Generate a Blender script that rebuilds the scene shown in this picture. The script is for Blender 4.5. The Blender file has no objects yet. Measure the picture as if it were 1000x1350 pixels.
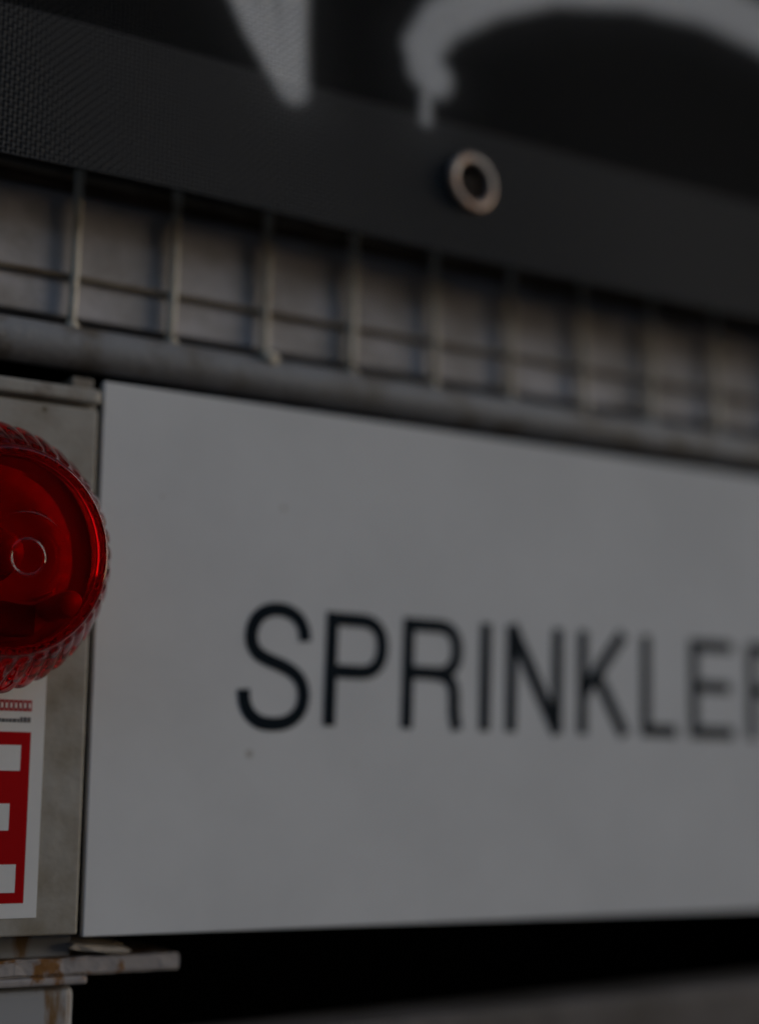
import bpy, bmesh, math, random
import numpy as np
from mathutils import Vector, Matrix
random.seed(4)
rng = np.random.default_rng(4)
scene = bpy.context.scene
COL = scene.collection
Z0 = 1.25            # height of the lower edge of the sign above the pavement
R = math.radians

# ------------------------------------------------------------------ camera
YAW, PITCH, ROLL = 0.5398, 0.1785, 0.0076
cam_d = bpy.data.cameras.new('camera')
cam = bpy.data.objects.new('camera', cam_d)
COL.objects.link(cam)
fw = Vector((math.sin(YAW)*math.cos(PITCH), math.cos(YAW)*math.cos(PITCH), math.sin(PITCH)))
rt = fw.cross(Vector((0, 0, 1))).normalized()
up = rt.cross(fw)
rt2 = rt*math.cos(ROLL) + up*math.sin(ROLL)
up2 = -rt*math.sin(ROLL) + up*math.cos(ROLL)
m3 = Matrix((rt2, up2, -fw)).transposed()
cam.matrix_world = Matrix.Translation((-0.1798, -0.4751, 0.0430 + Z0)) @ m3.to_4x4()
cam_d.sensor_fit = 'HORIZONTAL'
cam_d.sensor_width = 24.0
cam_d.lens = 50.0
cam_d.clip_start = 0.02
cam_d.clip_end = 3000
cam_d.dof.use_dof = True
cam_d.dof.focus_distance = 0.466
cam_d.dof.aperture_fstop = 2.1
cam_d.dof.aperture_blades = 9
scene.camera = cam

# ------------------------------------------------------------------ light
SUN_AZ, SUN_EL = 64.0, 15.0        # degrees from the wall's normal towards the right, and above the horizon
world = bpy.data.worlds.new('World')
scene.world = world
world.use_nodes = True
wn = world.node_tree.nodes
bg = wn['Background']
sky = wn.new('ShaderNodeTexSky')
sky.sky_type = 'NISHITA'
sky.sun_disc = False
sky.sun_elevation = R(SUN_EL)
sky.sun_rotation = R(180.0 - SUN_AZ)
sky.air_density = 1.0
sky.dust_density = 0.8
sky.ozone_density = 1.2
world.node_tree.links.new(sky.outputs[0], bg.inputs['Color'])
bg.inputs['Strength'].default_value = 0.15
sun_d = bpy.data.lights.new('sun', 'SUN')
sun_d.energy = 1.1
sun_d.angle = R(36)
sun_d.color = (1.0, 0.965, 0.91)
sun = bpy.data.objects.new('sun', sun_d)
COL.objects.link(sun)
sdir = Vector((math.sin(R(SUN_AZ))*math.cos(R(SUN_EL)), -math.cos(R(SUN_AZ))*math.cos(R(SUN_EL)), math.sin(R(SUN_EL))))
sun.rotation_euler = sdir.to_track_quat('Z', 'Y').to_euler()
sun.location = (2, -3, 4)
vs = scene.view_settings
vs.view_transform = 'Standard'
vs.look = 'None'
vs.gamma = 1.0
vs.use_curve_mapping = False
vs.exposure = -0.66
cy = scene.cycles
cy.max_bounces = 14
cy.transmission_bounces = 14
cy.transparent_max_bounces = 12
cy.glossy_bounces = 6
cy.diffuse_bounces = 5
cy.use_denoising = True
cy.caustics_refractive = True
cy.caustics_reflective = True
cy.blur_glossy = 0.3
cy.sample_clamp_indirect = 6.0

# ------------------------------------------------------------------ materials
def material(name, col, rough=0.6, metal=0.0, var=0.0, scale=40.0, col2=None, bump=0.0, bump_scale=200.0, ior=1.45, stretch=(1, 1, 1), lo=0.4, hi=0.65, spec=0.5):
    return _material(name, col, rough, metal, var, scale, col2, bump, bump_scale, ior, stretch, lo, hi, spec)

def _material(name, col, rough=0.6, metal=0.0, var=0.0, scale=40.0, col2=None, bump=0.0, bump_scale=200.0, ior=1.45, stretch=(1, 1, 1), lo=0.4, hi=0.65, spec=0.5):
    m = bpy.data.materials.new(name)
    m.use_nodes = True
    nt = m.node_tree
    N, L = nt.nodes, nt.links
    p = N['Principled BSDF']
    p.inputs['Base Color'].default_value = (*col, 1)
    p.inputs['Roughness'].default_value = rough
    p.inputs['Metallic'].default_value = metal
    p.inputs['IOR'].default_value = ior
    p.inputs['Specular IOR Level'].default_value = spec
    tc = N.new('ShaderNodeTexCoord')
    mp = N.new('ShaderNodeMapping')
    mp.inputs['Scale'].default_value = stretch
    L.new(tc.outputs['Object'], mp.inputs['Vector'])
    if var > 0 or col2:
        nz = N.new('ShaderNodeTexNoise')
        nz.inputs['Scale'].default_value = scale
        nz.inputs['Detail'].default_value = 6
        nz.inputs['Roughness'].default_value = 0.62
        L.new(mp.outputs[0], nz.inputs['Vector'])
        rp = N.new('ShaderNodeValToRGB')
        rp.color_ramp.elements[0].position = lo
        rp.color_ramp.elements[1].position = hi
        c2 = col2 if col2 else tuple(c*(1-var) for c in col)
        rp.color_ramp.elements[0].color = (*col, 1)
        rp.color_ramp.elements[1].color = (*c2, 1)
        L.new(nz.outputs['Fac'], rp.inputs['Fac'])
        L.new(rp.outputs[0], p.inputs['Base Color'])
    if bump > 0:
        nb = N.new('ShaderNodeTexNoise')
        nb.inputs['Scale'].default_value = bump_scale
        nb.inputs['Detail'].default_value = 4
        L.new(mp.outputs[0], nb.inputs['Vector'])
        b = N.new('ShaderNodeBump')
        b.inputs['Strength'].default_value = bump
        b.inputs['Distance'].default_value = 0.001
        L.new(nb.outputs['Fac'], b.inputs['Height'])
        L.new(b.outputs[0], p.inputs['Normal'])
    return m

def rust_material(name, base, rust, scale, lo, hi, rough=0.55, metal=0.0, stretch=(1, 1, 1)):
    m = material(name, base, rough, metal, col2=rust, scale=scale, lo=lo, hi=hi, bump=0.4, bump_scale=350, stretch=stretch)
    return m

M_SIGN = material('white_sign_lacquer', (0.74, 0.74, 0.75), 0.06, var=0.07, scale=18, bump=0.015, bump_scale=60)
M_LETTER = material('navy_black_vinyl', (0.003, 0.009, 0.016), 0.6, spec=0.08)
M_CAB = material('beige_grey_painted_steel', (0.36, 0.335, 0.30), 0.5, col2=(0.20, 0.165, 0.115), scale=34, bump=0.2, bump_scale=260, lo=0.45, hi=0.74)
M_CAB_EDGE = rust_material('dirty_steel_edge', (0.36, 0.335, 0.30), (0.13, 0.09, 0.055), 70, 0.42, 0.7)
M_WALL = material('grey_render', (0.50, 0.48, 0.50), 0.85, col2=(0.27, 0.24, 0.21), scale=48, bump=0.5, bump_scale=140, lo=0.40, hi=0.75)
M_BEAM = material('dark_brown_beam', (0.12, 0.08, 0.052), 0.7, var=0.5, scale=50, bump=0.4)
M_DARK = material('recess_shade_black', (0.002, 0.002, 0.002), 0.9, spec=0.0)  # near-black colour carries the shade inside the opening
M_WIRE = rust_material('weathered_galvanised_wire', (0.58, 0.535, 0.46), (0.26, 0.20, 0.13), 60, 0.45, 0.70, 0.55)
M_CROSSWIRE = rust_material('rusty_cross_wire', (0.24, 0.20, 0.15), (0.12, 0.085, 0.05), 60, 0.4, 0.65, 0.65)
M_RAIL = rust_material('dull_grey_tube', (0.25, 0.25, 0.26), (0.13, 0.105, 0.08), 55, 0.45, 0.68, 0.55)
M_GROMMET = rust_material('tarnished_brass_plate', (0.22, 0.195, 0.18), (0.19, 0.115, 0.08), 160, 0.42, 0.62, 0.42, 0.55)
M_STICKER = material('white_sticker', (0.76, 0.75, 0.74), 0.35, var=0.06, scale=30)
M_RED = material('red_print', (0.44, 0.001, 0.004), 0.5, var=0.12, scale=30, spec=0.1)
M_REDTXT = material('pale_red_print', (0.42, 0.05, 0.05), 0.35)
M_GREYTXT = material('grey_print', (0.16, 0.16, 0.16), 0.35)
M_BRACKET = rust_material('chipped_painted_steel', (0.31, 0.28, 0.275), (0.21, 0.09, 0.018), 85, 0.54, 0.61, 0.6)
M_POST = rust_material('galvanised_post', (0.32, 0.32, 0.33), (0.17, 0.09, 0.028), 95, 0.49, 0.60, 0.6, 0.0, stretch=(1, 1, 0.2))
for _l in list(M_POST.node_tree.nodes['Principled BSDF'].inputs['Normal'].links): M_POST.node_tree.links.remove(_l)
M_FLAKE = material('pale_flake', (0.62, 0.55, 0.48), 0.7, var=0.25, scale=120, bump=0.4)
M_LEDGE = material('weathered_stone', (0.135, 0.12, 0.115), 0.8, col2=(0.08, 0.068, 0.06), scale=22, bump=0.5, bump_scale=120, lo=0.4, hi=0.7)
M_PAVE = material('pavement_slabs', (0.13, 0.125, 0.12), 0.9, var=0.3, scale=3, bump=0.4, bump_scale=60)
M_ROAD = material('asphalt', (0.05, 0.05, 0.052), 0.9, var=0.3, scale=8, bump=0.5, bump_scale=150)
M_FACADE = material('plaster_facade', (0.30, 0.29, 0.28), 0.85, var=0.25, scale=2.5, bump=0.3, bump_scale=80)
M_TIMBER = material('pale_timber', (0.52, 0.40, 0.29), 0.6, var=0.25, scale=12, stretch=(1, 1, 0.1))
M_PALEPOST = material('pale_grey_paint', (0.66, 0.67, 0.70), 0.5, var=0.1, scale=12)
M_INNER = material('grey_inner_plastic', (0.34, 0.33, 0.32), 0.5)
M_INNERDARK = material('dark_inner_plastic', (0.22, 0.21, 0.20), 0.6)
M_INNERWHITE = material('white_inner_plastic', (0.75, 0.73, 0.70), 0.35)
M_CHROME = material('reflector_metal', (0.75, 0.73, 0.70), 0.18, 1.0)

def add_specks(m, scale, amount, col):
    nt = m.node_tree
    N, L = nt.nodes, nt.links
    p = N['Principled BSDF']
    src = p.inputs['Base Color'].links[0].from_socket
    tc = N.new('ShaderNodeTexCoord')
    vo = N.new('ShaderNodeTexVoronoi'); vo.inputs['Scale'].default_value = scale
    L.new(tc.outputs['Object'], vo.inputs['Vector'])
    wn_ = N.new('ShaderNodeTexWhiteNoise'); wn_.noise_dimensions = '3D'
    L.new(vo.outputs['Position'], wn_.inputs['Vector'])
    rad = N.new('ShaderNodeMapRange'); rad.inputs['From Min'].default_value = 1-amount; rad.inputs['To Max'].default_value = 0.13
    L.new(wn_.outputs['Value'], rad.inputs['Value'])
    lt = N.new('ShaderNodeMath'); lt.operation = 'LESS_THAN'
    L.new(vo.outputs['Distance'], lt.inputs[0]); L.new(rad.outputs[0], lt.inputs[1])
    mx = N.new('ShaderNodeMix'); mx.data_type = 'RGBA'
    L.new(lt.outputs[0], mx.inputs['Factor']); L.new(src, mx.inputs['A'])
    mx.inputs['B'].default_value = (*col, 1)
    L.new(mx.outputs['Result'], p.inputs['Base Color'])
add_specks(M_SIGN, 75, 0.045, (0.50, 0.48, 0.46))
add_specks(M_CAB, 110, 0.3, (0.15, 0.12, 0.08))

def glass_material(name, col, rough, ior):
    m = bpy.data.materials.new(name)
    m.use_nodes = True
    nt = m.node_tree
    p = nt.nodes['Principled BSDF']
    p.inputs['Base Color'].default_value = (*col, 1)
    p.inputs['Roughness'].default_value = rough
    p.inputs['IOR'].default_value = ior
    p.inputs['Transmission Weight'].default_value = 1.0
    nz = nt.nodes.new('ShaderNodeTexNoise')
    tc = nt.nodes.new('ShaderNodeTexCoord')
    nz.inputs['Scale'].default_value = 90
    nz.inputs['Detail'].default_value = 3
    b = nt.nodes.new('ShaderNodeBump')
    b.inputs['Strength'].default_value = 0.05
    b.inputs['Distance'].default_value = 0.001
    nt.links.new(tc.outputs['Object'], nz.inputs['Vector'])
    nt.links.new(nz.outputs['Fac'], b.inputs['Height'])
    nt.links.new(b.outputs[0], p.inputs['Normal'])
    return m
M_TAPE = material('black_hem_tape', (0.008, 0.008, 0.009), 0.7, spec=0.1)
M_LENS = glass_material('red_clear_plastic', (0.62, 0.0030, 0.005), 0.03, 1.40)
M_LENS.node_tree.nodes['Principled BSDF'].inputs['Specular IOR Level'].default_value = 0.07

# banner yarn: black, or white where the spray paint hit it (per-vertex amount of paint and painted-in bloom)
M_YARN = material('black_mesh_yarn', (0.022, 0.022, 0.024), 0.6, spec=0.25)
_nt = M_YARN.node_tree
_at = _nt.nodes.new('ShaderNodeAttribute'); _at.attribute_name = 'paint'
_mx = _nt.nodes.new('ShaderNodeMix'); _mx.data_type = 'RGBA'
_mx.inputs['A'].default_value = (0.020, 0.020, 0.021, 1)
_mx.inputs['B'].default_value = (0.84, 0.84, 0.85, 1)
_ad = _nt.nodes.new('ShaderNodeAttribute'); _ad.attribute_name = 'hem'
_mh = _nt.nodes.new('ShaderNodeMix'); _mh.data_type = 'RGBA'
_mh.inputs['A'].default_value = (0.016, 0.016, 0.017, 1)
_mh.inputs['B'].default_value = (0.054, 0.054, 0.056, 1)
_nt.links.new(_ad.outputs['Fac'], _mh.inputs['Factor'])
_nt.links.new(_mh.outputs['Result'], _mx.inputs['A'])
_nt.links.new(_at.outputs['Fac'], _mx.inputs['Factor'])
_nt.links.new(_mx.outputs['Result'], _nt.nodes['Principled BSDF'].inputs['Base Color'])

# ------------------------------------------------------------------ helpers
def tag(o, label=None, cat=None, group=None, kind=None):
    if label: o['label'] = label
    if cat: o['category'] = cat
    if group: o['group'] = group
    if kind: o['kind'] = kind
    return o

def empty(name, loc):
    o = bpy.data.objects.new(name, None)
    o.empty_display_size = 0.01
    o.location = loc
    COL.objects.link(o)
    return o

def link_mesh(name, me, mat, parent=None, smooth=False):
    o = bpy.data.objects.new(name, me)
    me.materials.append(mat)
    COL.objects.link(o)
    if parent:
        o.parent = parent
        o.location = -Vector(parent.location)   # all vertices are given in world metres
    if smooth:
        me.polygons.foreach_set('use_smooth', [True]*len(me.polygons))
    return o

def build(name, bm, mat, parent=None, smooth=False):
    bmesh.ops.recalc_face_normals(bm, faces=bm.faces)
    me = bpy.data.meshes.new(name)
    bm.to_mesh(me)
    bm.free()
    return link_mesh(name, me, mat, parent, smooth)

def box(bm, x0, x1, y0, y1, z0, z1, bevel=0.0, seg=2, rot=None, piv=None):
    """a box, z measured from the sign's lower edge"""
    r = bmesh.ops.create_cube(bm, size=1.0)
    vs_ = r['verts']
    for v in vs_:
        v.co = Vector(((x0+x1)/2 + v.co.x*(x1-x0), (y0+y1)/2 + v.co.y*(y1-y0), (z0+z1)/2 + v.co.z*(z1-z0)))
    if bevel:
        es = list({e for v in vs_ for e in v.link_edges})
        rr = bmesh.ops.bevel(bm, geom=es, offset=bevel, segments=seg, affect='EDGES', profile=0.5)
        vs_ = list({v for f in rr['faces'] for v in f.verts} | {v for v in vs_ if v.is_valid})
    for v in vs_:
        if rot is not None:
            v.co = rot @ (v.co - piv) + piv
        v.co.z += Z0
    return vs_

def one_box(name, mat, dims, parent=None, bevel=0.0, seg=2, rot=None, piv=None):
    bm = bmesh.new()
    box(bm, *dims, bevel=bevel, seg=seg, rot=rot, piv=piv)
    return build(name, bm, mat, parent)

def tube(bm, a, b, r, seg=14, jitter=0.0, rings=1, cap=True):
    a, b = Vector(a), Vector(b)
    d = (b-a).normalized()
    s = d.orthogonal().normalized()
    t = d.cross(s)
    prev = None
    for i in range(rings+1):
        k = i/rings
        off = Vector((random.uniform(-1, 1), random.uniform(-1, 1), random.uniform(-1, 1)))*jitter
        c = a.lerp(b, k) + off
        ring = [bm.verts.new(c + (s*math.cos(2*math.pi*j/seg) + t*math.sin(2*math.pi*j/seg))*r + Vector((0, 0, Z0))) for j in range(seg)]
        if prev:
            for j in range(seg):
                bm.faces.new((prev[j], prev[(j+1) % seg], ring[(j+1) % seg], ring[j]))
        elif cap:
            bm.faces.new(ring[::-1])
        prev = ring
    if cap:
        bm.faces.new(prev)

def lathe_y(bm, cx, cz, prof, seg=64, close=False):
    """profile of (y, r) turned round the axis along y through (cx, cz)"""
    rings = []
    for (y, r) in prof:
        if r < 1e-6:
            rings.append([bm.verts.new((cx, y, cz+Z0))])
        else:
            rings.append([bm.verts.new((cx + r*math.cos(2*math.pi*j/seg), y, cz + r*math.sin(2*math.pi*j/seg) + Z0)) for j in range(seg)])
    pairs = list(zip(rings, rings[1:]))
    if close:
        pairs.append((rings[-1], rings[0]))
    for p, q in pairs:
        if len(p) == 1 and len(q) == 1:
            continue
        for j in range(seg):
            k = (j+1) % seg
            if len(p) == 1:
                bm.faces.new((p[0], q[j], q[k]))
            elif len(q) == 1:
                bm.faces.new((p[j], q[0], p[k]))
            else:
                bm.faces.new((p[j], q[j], q[k], p[k]))

def catmull(pts, n=8):
    out = []
    P = [pts[0]] + list(pts) + [pts[-1]]
    for i in range(1, len(P)-2):
        p0, p1, p2, p3 = (np.array(P[k]) for k in (i-1, i, i+1, i+2))
        for s in range(n):
            t = s/n
            out.append(tuple(0.5*((2*p1) + (-p0+p2)*t + (2*p0-5*p1+4*p2-p3)*t*t + (-p0+3*p1-3*p2+p3)*t**3)))
    out.append(tuple(pts[-1]))
    return out

def ribbon(bm, pts, w, y0, th):
    """a flat stroke of width w along points (x, z), lying on the plane y0 and th thick"""
    pts = [Vector(p) for p in pts]
    n = len(pts)
    L_, R_ = [], []
    for i in range(n):
        if i == 0: d = pts[1]-pts[0]
        elif i == n-1: d = pts[-1]-pts[-2]
        else:
            d = (pts[i]-pts[i-1]).normalized() + (pts[i+1]-pts[i]).normalized()
        d.normalize()
        nrm = Vector((-d.y, d.x))
        k = 1.0
        if 0 < i < n-1:
            c = nrm.dot(Vector((-(pts[i]-pts[i-1]).normalized().y, (pts[i]-pts[i-1]).normalized().x)))
            k = 1/max(0.5, c)
        L_.append(pts[i] + nrm*w/2*k)
        R_.append(pts[i] - nrm*w/2*k)
    def ring(i):
        return [bm.verts.new((q.x, y, q.y+Z0)) for (q, y) in ((L_[i], y0), (R_[i], y0), (R_[i], y0-th), (L_[i], y0-th))]
    prev = ring(0)
    bm.faces.new(prev)
    for i in range(1, n):
        cur = ring(i)
        for a in range(4):
            b = (a+1) % 4
            bm.faces.new((prev[a], prev[b], cur[b], cur[a]))
        prev = cur
    bm.faces.new(prev[::-1])

# ------------------------------------------------------------------ ground and facade (the setting)
def struct_box(name, mat, dims, bevel=0.0):
    return tag(one_box(name, mat, dims, bevel=bevel), kind='structure')

def ground(name, mat, x0, x1, y0, y1, z):
    bm = bmesh.new()
    vs4 = [bm.verts.new(p) for p in ((x0, y0, z), (x1, y0, z), (x1, y1, z), (x0, y1, z))]
    bm.faces.new(vs4)
    return tag(build(name, bm, mat), kind='structure')
ground('ground', M_ROAD, -900, 900, -900, 60, -0.14)
tag(one_box('pavement', M_PAVE, (-40, 40, -4.6, 0.62, -0.14-Z0+0.005, -Z0)), kind='structure')

struct_box('wall', M_FACADE, (-6, -0.262, 0.03, 0.6, -Z0, 3.0))                  # masonry left of the steel cabinet
struct_box('wall', M_FACADE, (0.90, 8, 0.03, 0.6, -Z0, 3.0))                     # and right of the opening
struct_box('wall', M_FACADE, (-0.262, 0.90, 0.03, 0.6, 0.62, 3.0))
struct_box('wall', M_FACADE, (-0.262, 0.90, 0.045, 0.6, -Z0, -0.085))
struct_box('wall', M_WALL, (-0.262, 0.90, 0.0050, 0.05, 0.1970, 0.2400), 0.001)   # grey rendered strip behind the wire mesh
struct_box('beam', M_BEAM, (-0.262, 0.90, 0.0044, 0.06, 0.2405, 0.300), 0.0012)   # dark beam above it
# opening behind sign and banner: near-black sheets, its deep shade put into the colour
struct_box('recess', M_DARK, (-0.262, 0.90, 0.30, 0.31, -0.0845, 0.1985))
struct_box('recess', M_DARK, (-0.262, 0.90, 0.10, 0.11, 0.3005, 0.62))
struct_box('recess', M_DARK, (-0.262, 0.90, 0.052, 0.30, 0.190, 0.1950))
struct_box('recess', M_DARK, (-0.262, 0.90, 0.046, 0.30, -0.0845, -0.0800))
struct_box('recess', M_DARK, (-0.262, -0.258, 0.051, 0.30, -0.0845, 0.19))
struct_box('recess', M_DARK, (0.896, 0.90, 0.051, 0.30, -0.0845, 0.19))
# stone ledge under the opening
led_rot = Matrix.Rotation(R(-1.3), 3, 'Y')
tag(one_box('ledge', M_LEDGE, (-0.262, 0.90, 0.012, 0.044, -0.0790, -0.0335), bevel=0.004, seg=3, rot=led_rot, piv=Vector((0.10, 0.02, -0.0335))), kind='structure')

# the building across the street, a dark front that the lamp and the sign mirror
M_BRICK = material('dark_brick_front', (0.075, 0.055, 0.045), 0.85, var=0.4, scale=3.0, bump=0.3, bump_scale=30)
M_PANE = material('dark_window_glass', (0.012, 0.014, 0.016), 0.08)
M_FRAME = material('grey_window_frame', (0.20, 0.20, 0.20), 0.5)
bld = tag(empty('building', (-6.0, -17.0, -0.14)), 'dark brick building with rows of windows across the street, mirrored in the red lamp face', 'building')
one_box('wall', M_BRICK, (-30, 21, -22, -15.0, -0.14-Z0, 6.6-Z0), bld)
one_box('cornice', M_FRAME, (-30.3, 21.3, -22.2, -14.7, 6.602-Z0, 7.0-Z0), bld)
wbm = bmesh.new()
for (a, b, c, d) in ((-0.65, -0.55, -0.9, 0.9), (0.55, 0.65, -0.9, 0.9), (-0.549, 0.549, 0.8, 0.9), (-0.549, 0.549, -0.9, -0.8), (-0.04, 0.04, -0.799, 0.799)):
    box(wbm, a, b, -0.05, 0.06, c-Z0, d-Z0)
w_me = bpy.data.meshes.new('window'); wbm.to_mesh(w_me); wbm.free(); w_me.materials.append(M_FRAME)
pbm = bmesh.new(); box(pbm, -0.549, 0.549, -0.02, 0.01, -0.799-Z0, 0.799-Z0)
p_me = bpy.data.meshes.new('pane'); pbm.to_mesh(p_me); pbm.free(); p_me.materials.append(M_PANE)
for fz_ in (1.7, 4.7):
    for k in range(15):
        wdw = bpy.data.objects.new('window', w_me); COL.objects.link(wdw); wdw.parent = bld
        wdw.location = Vector((-28.2 + 3.2*k, -14.94, fz_)) - bld.location
        pn = bpy.data.objects.new('pane', p_me); COL.objects.link(pn); pn.parent = wdw

# ------------------------------------------------------------------ wire mesh panel
mesh_root = tag(empty('wire_mesh_panel', (0.30, 0.003, 0.1862+Z0)), 'welded wire mesh with grey bottom tube in front of grey wall, under the black banner', 'wire mesh')
PITCH_W = 0.03503
x_first = -0.0113 - PITCH_W*6
bar_me = None
for k in range(31):
    bx = x_first + PITCH_W*k
    bm = bmesh.new()
    j = random.uniform(-0.0005, 0.0005)
    tube(bm, (bx + j, 0.0020, 0.1925), (bx + 0.0006 - j, 0.0014, 0.262), 0.00155, 10, 0.00010, 12)
    build('vertical_wire', bm, M_WIRE, mesh_root, True)
for zz in (0.2103, 0.2450):
    bm = bmesh.new()
    tube(bm, (-0.255, 0.0034, zz), (0.893, 0.0034, zz), 0.0010, 10, 0.0002, 60)
    build('cross_wire', bm, M_CROSSWIRE, mesh_root, True)
bm = bmesh.new()
tube(bm, (-0.258, 0.0030, 0.1862), (0.894, 0.0030, 0.1862), 0.0071, 28, 0.0, 40)
rail = build('tube_rail', bm, M_RAIL, mesh_root, True)
for k in range(31):                                   # weld beads where the wires meet the tube
    bx = x_first + PITCH_W*k
    bm = bmesh.new()
    rr = 0.0018 if k != 8 else 0.0030
    bmesh.ops.create_icosphere(bm, subdivisions=2, radius=rr)
    for v in bm.verts:
        v.co = Vector((v.co.x*1.3*random.uniform(.85, 1.15) + bx, v.co.y + 0.0012 - (0.0030 if k == 8 else 0), v.co.z*0.9 + 0.1930 - (0.0012 if k == 8 else 0) + Z0))
    build('weld_bead', bm, M_WIRE, rail, True)
    # rail sits under mesh_root, so a bead's offset is measured from the rail
for o in rail.children:
    o.location = (0, 0, 0)

# ------------------------------------------------------------------ sign
sign = tag(empty('sign', (0.18, 0.0015, Z0)), 'white rectangular sign board with dark letters reading SPRINKLER, beside the red lamp', 'sign')
one_box('board', M_SIGN, (0.0, 0.400, 0.0, 0.003, 0.0, 0.176), sign, bevel=0.0004)
BASE, CAP, SW = 0.0667, 0.1060, 0.0048
def letter(strokes):
    bm = bmesh.new()
    for i, (pts, w) in enumerate(strokes):
        # lettering leans very slightly
        pts = [(x + (z-0.086)*0.028, z) for x, z in pts]
        ribbon(bm, pts, w, -0.00004, 0.00012 + 0.00002*i)
    return build('letter', bm, M_LETTER, sign)
def stem(x): return ([(x, BASE), (x, CAP)], SW)
def bowl(x0, x1, zt, zb, zc=None):
    rz = (zt-zb)/2
    xs = x1 - rz*0.98
    pts = [(x0, zt)]
    for i in range(0, 17):
        a = math.pi/2 - math.pi*i/16
        c, s = math.cos(a), math.sin(a)
        pts.append((xs + (x1-xs)*abs(c)**0.85, (zt+zb)/2 + rz*math.copysign(abs(s)**0.85, s)))
    pts.append((x0, zb))
    return (pts, SW)
S_PTS = [(.0754, .0950), (.0747, .0991), (.0725, .1026), (.0690, .1047), (.0647, .1054), (.0602, .1045), (.0568, .1019), (.0551, .0979), (.0553, .0935), (.0577, .0901),
         (.0615, .0882), (.0662, .0866), (.0708, .0846), (.0742, .0815), (.0756, .0770), (.0748, .0722), (.0719, .0688), (.0681, .0671), (.0640, .0667), (.0597, .0672), (.0560, .0695), (.0537, .0732), (.0529, .0780)]
letter([(catmull(S_PTS, 5), 0.0047)])
letter([stem(.0858), bowl(.0858, .1062, CAP-SW/2, .0855)])
letter([stem(.1170), bowl(.1170, .1377, CAP-SW/2, .0866), (catmull([(.1270, .0866), (.1325, .0858), (.1358, .0832), (.1368, .0790), (.1370, .0730), (.1382, BASE)], 5), SW)])
letter([stem(.1502)])
letter([stem(.1619), stem(.1830), ([(.1614, CAP), (.1835, BASE)], SW*1.15)])
letter([stem(.1950), ([(.2146, CAP), (.1955, .0822)], SW*1.05), ([(.2015, .0900), (.2155, BASE)], SW*1.1)])
letter([stem(.2260), ([(.2250, BASE+SW/2), (.2415, BASE+SW/2)], SW)])
letter([stem(.2506), ([(.2500, CAP-SW/2), (.2712, CAP-SW/2)], SW), ([(.2500, .0872), (.2698, .0872)], SW), ([(.2500, BASE+SW/2), (.2715, BASE+SW/2)], SW)])
letter([stem(.2815), bowl(.2815, .3022, CAP-SW/2, .0866), (catmull([(.2915, .0866), (.2970, .0858), (.3003, .0832), (.3013, .0790), (.3015, .0730), (.3027, BASE)], 5), SW)])
for (sx, sz) in ((0.3925, 0.168), (0.3925, 0.008)):      # fixing screws on the far edge
    bm = bmesh.new()
    lathe_y(bm, sx, sz, [(-0.0001, 0.0032), (-0.0008, 0.0030), (-0.0014, 0.0018), (-0.0015, 0)], 20)
    build('screw', bm, M_CHROME, sign, True)
# two arms hold the board off the back of the opening
for sx in (0.10, 0.30):
    one_box('mounting_arm', M_DARK, (sx-0.012, sx+0.012, 0.0032, 0.2995, 0.08, 0.10), sign)

# ------------------------------------------------------------------ steel cabinet
cab = tag(empty('steel_cabinet', (-0.13, 0.02, Z0)), 'beige grey steel cabinet behind the red lamp, left of the white sign', 'cabinet')
one_box('body', M_CAB, (-0.256, -0.0020, 0.0012, 0.29, 0.0008, 0.1715), cab, bevel=0.0010)
one_box('front_panel', M_CAB, (-0.2555, -0.0024, -0.0016, 0.0010, 0.0010, 0.1655), cab, bevel=0.0006)
one_box('top_lip', M_CAB_EDGE, (-0.256, -0.0018, -0.0030, 0.0010, 0.1672, 0.1722), cab, bevel=0.0012)
one_box('hinge_tab', M_CAB_EDGE, (-0.0105, -0.0030, 0.0015, 0.012, 0.1725, 0.1765), cab, bevel=0.0006)
one_box('bottom_flange', M_POST, (-0.0275, -0.0001, 0.0100, 0.03, -0.0065, 0.0004), cab, bevel=0.0006)

# sticker
YF = -0.0016
st = tag(empty('sticker', (-0.075, YF, 0.04+Z0)), 'white sticker with red block and white letter bars, on the cabinet under the red lamp', 'sticker')
one_box('paper', M_STICKER, (-0.130, -0.0157, YF-0.00022, YF-0.00002, 0.0064, 0.0800), st)
one_box('red_field', M_RED, (-0.125, -0.0199, YF-0.00032, YF-0.00023, 0.0108, 0.0617), st)
bm = bmesh.new()                                        # the white E, cut out of the red field by the print
box(bm, -0.0480, -0.0400, YF-0.00042, YF-0.00033, 0.0138, 0.0578)
for (xa, z0, z1) in ((-0.0229, 0.0500, 0.0577), (-0.0256, 0.0322, 0.0402), (-0.0228, 0.0139, 0.0222)):
    box(bm, -0.0399, xa, YF-0.00042, YF-0.00033, z0, z1)
build('letter', bm, M_STICKER, st)
bm = bmesh.new()                                        # a row of tiny red print
for i in range(30):
    x1 = -0.0200 - i*0.00145
    if i % 9 == 8: continue
    box(bm, x1-0.00125, x1, YF-0.00032, YF-0.00023, 0.0680, 0.0714)
    box(bm, x1-0.0010, x1-0.0004, YF-0.00038, YF-0.00033, 0.0689, 0.0705)
o = build('small_print', bm, M_REDTXT, st); o['label'] = 'row of tiny red characters'
o.data.materials.append(M_STICKER)
for p in o.data.polygons:
    if p.center.y < YF-0.00033 + 0.0:
        if max(o.data.vertices[v].co.z for v in p.vertices) < 0.0706+Z0 and min(o.data.vertices[v].co.z for v in p.vertices) > 0.0688+Z0:
            p.material_index = 1
bm = bmesh.new()
xx = -0.0202
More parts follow.
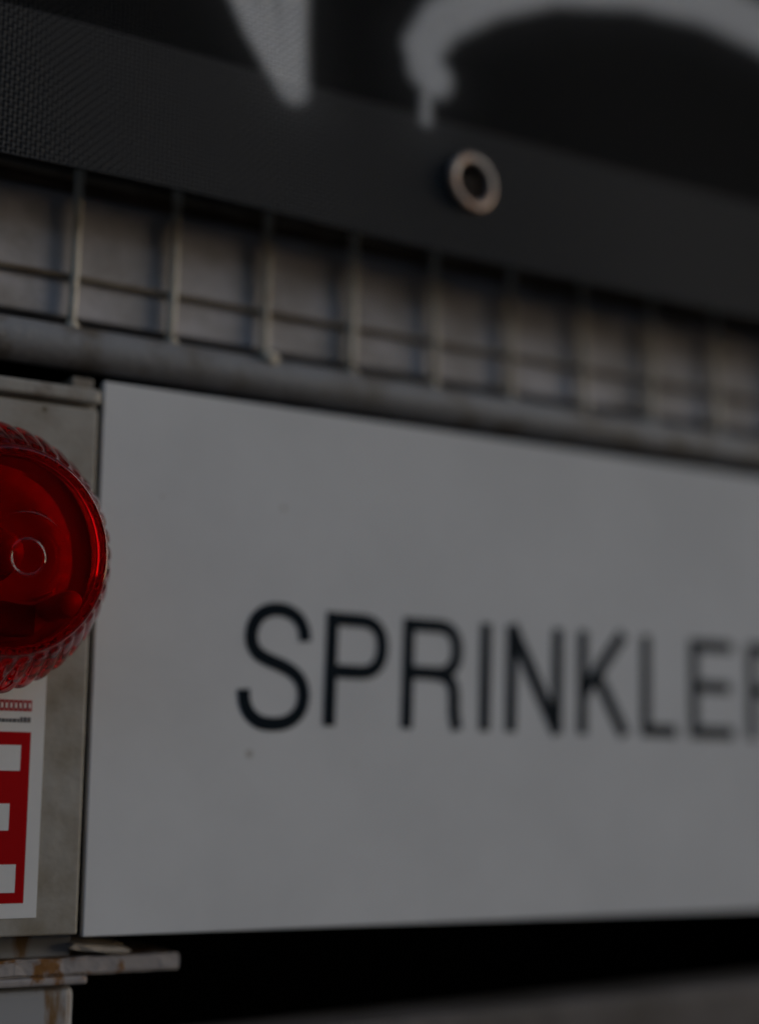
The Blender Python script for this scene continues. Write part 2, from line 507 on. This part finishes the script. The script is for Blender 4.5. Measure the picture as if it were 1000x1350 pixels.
while xx > -0.075:
    w_ = random.uniform(0.0006, 0.0013)
    box(bm, xx-w_, xx, YF-0.00032, YF-0.00023, 0.0646, 0.0646+random.choice((0.0011, 0.0011, 0.0016)))
    xx -= w_ + random.choice((0.00025, 0.00025, 0.00025, 0.0012))
o = build('small_print', bm, M_GREYTXT, st); o['label'] = 'line of tiny grey print'

# ------------------------------------------------------------------ rusty bracket below the cabinet, post and flake
br = tag(empty('steel_bracket', (-0.10, 0.012, -0.0095+Z0)), 'chipped flat steel bracket with rust spots, projecting under the cabinet and sign corner', 'bracket')
def worn_bar(bm, x0, x1, y0, y1, z0, z1, n=40, amp=0.0004):
    vs_ = box(bm, x0, x1, y0, y1, z0, z1)
    es = [e for e in bm.edges if abs(e.verts[0].co.x-e.verts[1].co.x) > 0.5*(x1-x0)]
    bmesh.ops.subdivide_edges(bm, edges=es, cuts=n, use_grid_fill=True)
    for v in bm.verts:
        v.co += Vector((0, random.uniform(-amp, amp), random.uniform(-amp, amp)))
bm = bmesh.new(); worn_bar(bm, -0.20, 0.0347, 0.0050, 0.044, -0.0118, -0.0066, 60, 0.00020)
bmesh.ops.bevel(bm, geom=[e for e in bm.edges if abs(e.verts[0].co.x-e.verts[1].co.x) > 0.0005 and len(e.link_faces) == 2 and e.calc_face_angle(0) > 0.8], offset=0.0008, segments=2, affect='EDGES')
build('flat_bar', bm, M_BRACKET, br)
bm = bmesh.new(); box(bm, -0.20, 0.0038, 0.0042, 0.016, -0.0145, -0.012, bevel=0.0008)
build('weld_seam', bm, M_BRACKET, br)
bm = bmesh.new(); box(bm, -0.060, 0.001, 0.0070, 0.044, -0.30, -0.0147, bevel=0.003, seg=3)
build('post', bm, M_POST, br)
# pale flake on the bar
bm = bmesh.new()
ol = [(-0.0015, -0.0039), (0.0022, -0.0047), (0.0074, -0.0051), (0.0131, -0.0059), (0.0176, -0.0062), (0.0187, -0.0054), (0.0152, -0.0043), (0.0105, -0.0037), (0.0053, -0.0028), (0.0001, -0.0024)]
fr = [bm.verts.new((x, 0.0065 + 0.0006*math.sin(i*2.1), z+Z0)) for i, (x, z) in enumerate(ol)]
bk = [bm.verts.new((x+0.002, 0.021 + 0.001*math.sin(i*1.7), z+0.0012+Z0)) for i, (x, z) in enumerate(ol)]
bm.faces.new(fr); bm.faces.new(bk[::-1])
for i in range(len(ol)):
    j = (i+1) % len(ol)
    bm.faces.new((fr[i], bk[i], bk[j], fr[j]))
fl = build('paint_flake', bm, M_FLAKE)
tag(fl, 'small pale curled flake lying on the rusty bracket at the sign corner', 'flake')

# ------------------------------------------------------------------ banner
YB = -0.022
GX, GZ = 0.1305, 0.2645
HEM_B, HEM_T, TOP = 0.2371, 0.2861, 0.4068
BX0, BX1 = -0.145, 0.52
def wave(x, z):
    """hanging cloth: lower edge sags a little between the eyelets, the sheet bellies"""
    dz = 0.0012*np.sin(x*21.0 + 0.6) - 0.0010*np.sin(x*9.0)
    dy = 0.0016*np.sin(x*17.0 + 1.0) + 0.0010*np.sin(x*33.0 + z*20.0)
    return dy, dz
STROKES = [([(0.0295, 0.3263), (0.0433, 0.3011), (0.0552, 0.2850)], .0062, .0056),
           ([(0.0552, 0.3326), (0.0556, 0.3042), (0.0566, 0.2842)], .0070, .0062),
           ([(0.0459, 0.3131), (0.0505, 0.2911)], .0050, .0060),
           ([(0.1133, 0.3021), (0.1101, 0.3047)], .0080, .0080),
           ([(0.1118, 0.3026), (0.1083, 0.3122), (0.1161, 0.3253), (0.1366, 0.3411), (0.1653, 0.3562), (0.2072, 0.3674), (0.2437, 0.3702), (0.2777, 0.3660), (0.3130, 0.3565), (0.3523, 0.3363)], .0074, .0135),
           ([(0.1105, 0.2985), (0.1102, 0.2853)], .0021, .0021)]
def paint_amount(x, z):
    best = np.zeros_like(x)
    for pts, ra, rb in STROKES:
        n = len(pts)-1
        for i in range(n):
            a = np.array(pts[i]); b = np.array(pts[i+1])
            d = b-a
            t = np.clip(((x-a[0])*d[0] + (z-a[1])*d[1])/(d@d), 0, 1)
            dist = np.hypot(x-a[0]-t*d[0], z-a[1]-t*d[1])
            rr = ra + (rb-ra)*(i+t)/n + 0.0009
            soft = 0.0030 + 0.24*rr
            v = np.clip((rr + soft*0.6 - dist)/(1.6*soft), 0, 1)
            v = v*v*(3-2*v)
            halo = 0.07*np.exp(-np.maximum(0, dist-rr)/0.008)  # lens bloom round the strokes, painted in as a faint whitening
            best = np.maximum(best, np.maximum(v, halo))
    return best
def weave(name, x0, x1, z0, z1, y, pitch, hw_open, hw_hem, parent, ox=0.0, oz=0.0, amp=0.00020, hole=0.0):
    """plain-weave yarn grid as real threads (diamond section) going over and under each other"""
    xs = np.arange(x0+ox, x1, pitch)
    zs = np.arange(z0+oz, z1, pitch)
    V, F, P, H = [], [], [], []
    base = 0
    def threads(main, cross, vertical):
        nonlocal base
        n = len(cross)
        # ends run on to the border
        for k, m0 in enumerate(main):
            sign_ = np.where((np.arange(n)+k) % 2 == 0, 1.0, -1.0)*(1 if vertical else -1)
            along = cross + rng.normal(0, 0.00003, n)
            centre = np.full(n, m0) + rng.normal(0, 0.00004, n)
            keep_segments = np.ones(n-1, bool)
            if vertical: X, Z = centre, along
            else: X, Z = along, centre
            if hole > 0:
                inside = np.hypot(X-GX, Z-GZ) < hole
                keep_segments = ~(inside[:-1] | inside[1:])
            pa = paint_amount(X, Z)*np.clip(rng.normal(0.97, 0.05, n), 0, 1)
            dy, dz = wave(X, Z)
            Y = y + dy + sign_*amp
            Zf = Z + dz
            he = (Z < HEM_T).astype(float)
            hw = hw_open + (hw_hem-hw_open)*he + 0.00026*pa*(1-he)     # paint clogs the mesh
            H.append(np.repeat(he, 4))
            v = np.empty((n, 4, 3))
            for c, (u, w) in enumerate(((hw, 0), (0, -0.00022), (-hw, 0), (0, 0.00022))):
                v[:, c, 0] = X + (u if vertical else 0)
                v[:, c, 1] = Y + w
                v[:, c, 2] = Zf + (0 if vertical else u) + Z0
            V.append(v.reshape(-1, 3)); P.append(np.repeat(pa, 4))
            i = np.nonzero(keep_segments)[0]*4 + base
            for c in range(4):
                d_ = (c+1) % 4
                F.append(np.stack([i+c, i+d_, i+4+d_, i+4+c], -1))
            base += n*4
    threads(xs, zs, True)
    threads(zs, xs, False)
    V = np.concatenate(V); F = np.concatenate(F); P = np.concatenate(P)
    me = bpy.data.meshes.new(name)
    me.vertices.add(len(V)); me.vertices.foreach_set('co', V.ravel())
    me.loops.add(F.size); me.loops.foreach_set('vertex_index', F.ravel().astype(np.int32))
    me.polygons.add(len(F)); me.polygons.foreach_set('loop_start', (np.arange(len(F))*4).astype(np.int32))
    me.update(calc_edges=True)
    at_ = me.attributes.new('paint', 'FLOAT', 'POINT')
    at_.data.foreach_set('value', P.astype(np.float32))
    ah_ = me.attributes.new('hem', 'FLOAT', 'POINT')
    ah_.data.foreach_set('value', np.concatenate(H).astype(np.float32))
    o = link_mesh(name, me, M_YARN, parent)
    o['kind'] = 'stuff'
    return o
ban = tag(empty('mesh_banner', (0.18, YB, HEM_B+Z0)), 'black mesh banner with white sprayed strokes and metal eyelet, above the sign', 'banner')
PITCH_T = 0.00155
weave('mesh_fabric', BX0, BX1, HEM_B+0.0003, TOP, YB, PITCH_T, 0.00027, 0.00045, ban, hole=0.0084)
bm = bmesh.new()
nx, nz = 120, 6
gv = []
for i in range(nx+1):
    x = BX0 + (BX1-BX0)*i/nx
    col_ = []
    for k in range(nz+1):
        z = HEM_B + (HEM_T-0.0006-HEM_B)*k/nz
        dy, dz = wave(np.array([x]), np.array([z]))
        col_.append(bm.verts.new((x, YB + 0.0012 + float(dy[0]), z + float(dz[0]) + Z0)))
    gv.append(col_)
for i in range(nx):
    for k in range(nz):
        cx_, cz_ = BX0 + (BX1-BX0)*(i+.5)/nx, HEM_B + (HEM_T-HEM_B)*(k+.5)/nz
        if math.hypot(cx_-GX, cz_-GZ) < 0.0075: continue
        bm.faces.new((gv[i][k], gv[i+1][k], gv[i+1][k+1], gv[i][k+1]))
bmesh.ops.solidify(bm, geom=bm.faces[:], thickness=0.0003)
build('hem_tape', bm, M_TAPE, ban, True)
# grommet: two pressed rings round the hole
bm = bmesh.new()
gdy, gdz = wave(np.array([GX]), np.array([GZ]))
gy = YB + float(gdy[0])
prof = []
for a in range(0, 13):
    t = math.pi*a/12
    prof.append((gy - 0.0003 - 0.0010*math.sin(t), 0.0092 + 0.0020*(-math.cos(t))))
prof = [(gy+0.0044, 0.0066)] + prof + [(gy+0.0014, 0.0112), (gy+0.0014, 0.0074)]
lathe_y(bm, GX, GZ, prof, 48, close=True)
eye_c = Vector((GX, gy, GZ+Z0))
bmesh.ops.rotate(bm, cent=eye_c, matrix=Matrix.Rotation(R(6), 3, 'Z'), verts=bm.verts)
bmesh.ops.translate(bm, vec=(-0.0008, -0.0006, 0), verts=bm.verts)   # the hem is pulled askew here
g = build('eyelet', bm, M_GROMMET, ban, True)

# ------------------------------------------------------------------ red lamp
LX, LZ = -0.0423, 0.1134
YC = -0.0016
lamp = tag(empty('warning_lamp', (LX, YC-0.003, LZ+Z0)), 'round red warning lamp with ribbed clear plastic lens, mounted on the beige cabinet', 'lamp')
NF, SUB = 40, 10
SEG = NF*SUB
def lens_mesh():
    bm = bmesh.new()
    def smooth(a, b, t):
        t = min(1, max(0, (t-a)/(b-a))); return t*t*(3-2*t)
    # outer side: taper from rim to shoulder; list of (y, r)
    outer = [(-0.0090, 0.0398), (-0.0112, 0.0400), (-0.0120, 0.0405)]
    for i in range(34):
        t = i/33
        outer.append((-0.0130 - 0.0205*t, 0.0406 - 0.0096*(t**1.30)))
    for i in range(1, 11):                               # rounded shoulder
        a = math.pi/2*i/10
        outer.append((-0.0335 - 0.0026*math.sin(a), 0.0310 - 0.0016*(1-math.cos(a))))
    def relief(dx, dz):                                 # faint moulded rings of the front face, not quite centred
        h = 0.0009*(1-(dx*dx+dz*dz)/0.0294**2) + 0.00004*math.exp(-((math.hypot(dx, dz)-0.0222)/0.0008)**2)
        q = math.hypot(dx-0.0040, dz+0.0020)
        for (rc, w, a) in ((0.0052, 0.00035, 0.00020), (0.0095, 0.0005, 0.00006), (0.0128, 0.0006, 0.00008)):
            h += a*math.exp(-((q-rc)/w)**2)
        return h
    n_side = len(outer)
    r = 0.0292
    while r > 0.00012:
        outer.append((-0.0361, r)); r -= 0.00020
    outer.append((-0.0361 - relief(0, 0), 0.0))
    inner = [(-0.0347, 0.0)] + [(-0.0347 + 0.0002*(k/26), 0.0010*k) for k in range(1, 27)] + [(-0.0343, 0.0272), (-0.0336, 0.0282), (-0.0325, 0.0290), (-0.0300, 0.0306), (-0.0260, 0.0328), (-0.0200, 0.0352), (-0.0140, 0.0370), (-0.0112, 0.0376), (-0.0090, 0.0376)]
    rings = []
    for io, (y, r) in enumerate(outer):
        if r < 1e-6:
            rings.append([bm.verts.new((LX, y, LZ+Z0))]); continue
        ring = []
        for j in range(SEG):
            th = 2*math.pi*j/SEG
            s = ((j % SUB)/SUB)*2-1                    # -1..1 across one flute
            h = math.sqrt(max(0.0, 1-s*s*0.98))
            y_end = -0.0288 - 0.0046*math.sqrt(max(0, 1-s*s))   # rounded front end of the flute
            k = smooth(-0.0116, -0.0136, y)*(1-smooth(y_end+0.0006, y_end-0.0006, y))
            rr = r + k*(0.0013*h - 0.0002)
            if y < -0.0350: rr = r
            if io >= n_side: y = -0.0361 - relief(r*math.cos(th), r*math.sin(th))
            ring.append(bm.verts.new((LX + rr*math.cos(th), y, LZ + rr*math.sin(th) + Z0)))
        rings.append(ring)
    for (y, r) in inner:
        if r < 1e-6:
            rings.append([bm.verts.new((LX, y, LZ+Z0))]); continue
        rings.append([bm.verts.new((LX + r*math.cos(2*math.pi*j/SEG), y, LZ + r*math.sin(2*math.pi*j/SEG) + Z0)) for j in range(SEG)])
    rings.append(rings[0])
    for p, q in zip(rings, rings[1:]):
        if len(p) == 1 and len(q) == 1: continue
        for j in range(SEG):
            k = (j+1) % SEG
            if len(p) == 1: bm.faces.new((p[0], q[j], q[k]))
            elif len(q) == 1: bm.faces.new((p[j], q[0], p[k]))
            else: bm.faces.new((p[j], q[j], q[k], p[k]))
    return bm
build('lens', lens_mesh(), M_LENS, lamp, True)
bm = bmesh.new()
lathe_y(bm, LX, LZ, [(0.0010, 0.0), (0.0010, 0.022), (-0.0066, 0.0225), (-0.0070, 0.0390), (-0.0074, 0.0395), (-0.0088, 0.0385), (-0.0088, 0.0)], 96)
build('base_plate', bm, M_INNER, lamp)
bm = bmesh.new()                                        # shallow reflector dish
lathe_y(bm, LX, LZ, [(-0.0092, 0.0), (-0.0092, 0.012), (-0.0110, 0.020), (-0.0150, 0.0275), (-0.0158, 0.0275), (-0.0116, 0.0195), (-0.0100, 0.012), (-0.0100, 0.0)], 72)
build('reflector', bm, M_INNERWHITE, lamp, True)
bm = bmesh.new()                                        # bulb holder and bulb
lathe_y(bm, LX, LZ, [(-0.0100, 0.0), (-0.0102, 0.0085), (-0.0190, 0.0085), (-0.0196, 0.0075), (-0.0196, 0.0)], 40)
build('bulb_holder', bm, M_INNERDARK, lamp, True)
bm = bmesh.new()
pr = [(-0.0197, 0.0), (-0.0197, 0.0045), (-0.0225, 0.0056)] + [(-0.0265-0.0062*math.sin(a), 0.0066*math.cos(a)) for a in [i*math.pi/16 for i in range(8)]] + [(-0.0327, 0.0)]
lathe_y(bm, LX, LZ, pr, 32)
build('bulb', bm, M_INNERWHITE, lamp, True)
# circuit block and the two screw posts
one_box('circuit_block', M_INNERDARK, (LX-0.002, LX+0.0145, -0.0215, -0.0160, LZ-0.0235, LZ-0.0135), lamp, bevel=0.0008)
one_box('circuit_block', M_INNERDARK, (LX-0.0240, LX-0.006, -0.0200, -0.0160, LZ+0.0100, LZ+0.0220), lamp, bevel=0.0008)
for (dx, dz) in ((0.0215, -0.0138), (-0.0215, 0.0138)):
    bm = bmesh.new()
    lathe_y(bm, LX+dx, LZ+dz, [(-0.0090, 0.0), (-0.0090, 0.0040), (-0.0300, 0.0040), (-0.0306, 0.0034), (-0.0306, 0.0)], 28)
    build('screw_post', bm, M_INNERWHITE, lamp, True)


# the lamp is screwed on a little askew: its face looks to the right and slightly down
lamp.rotation_euler = (R(2), 0, R(6))
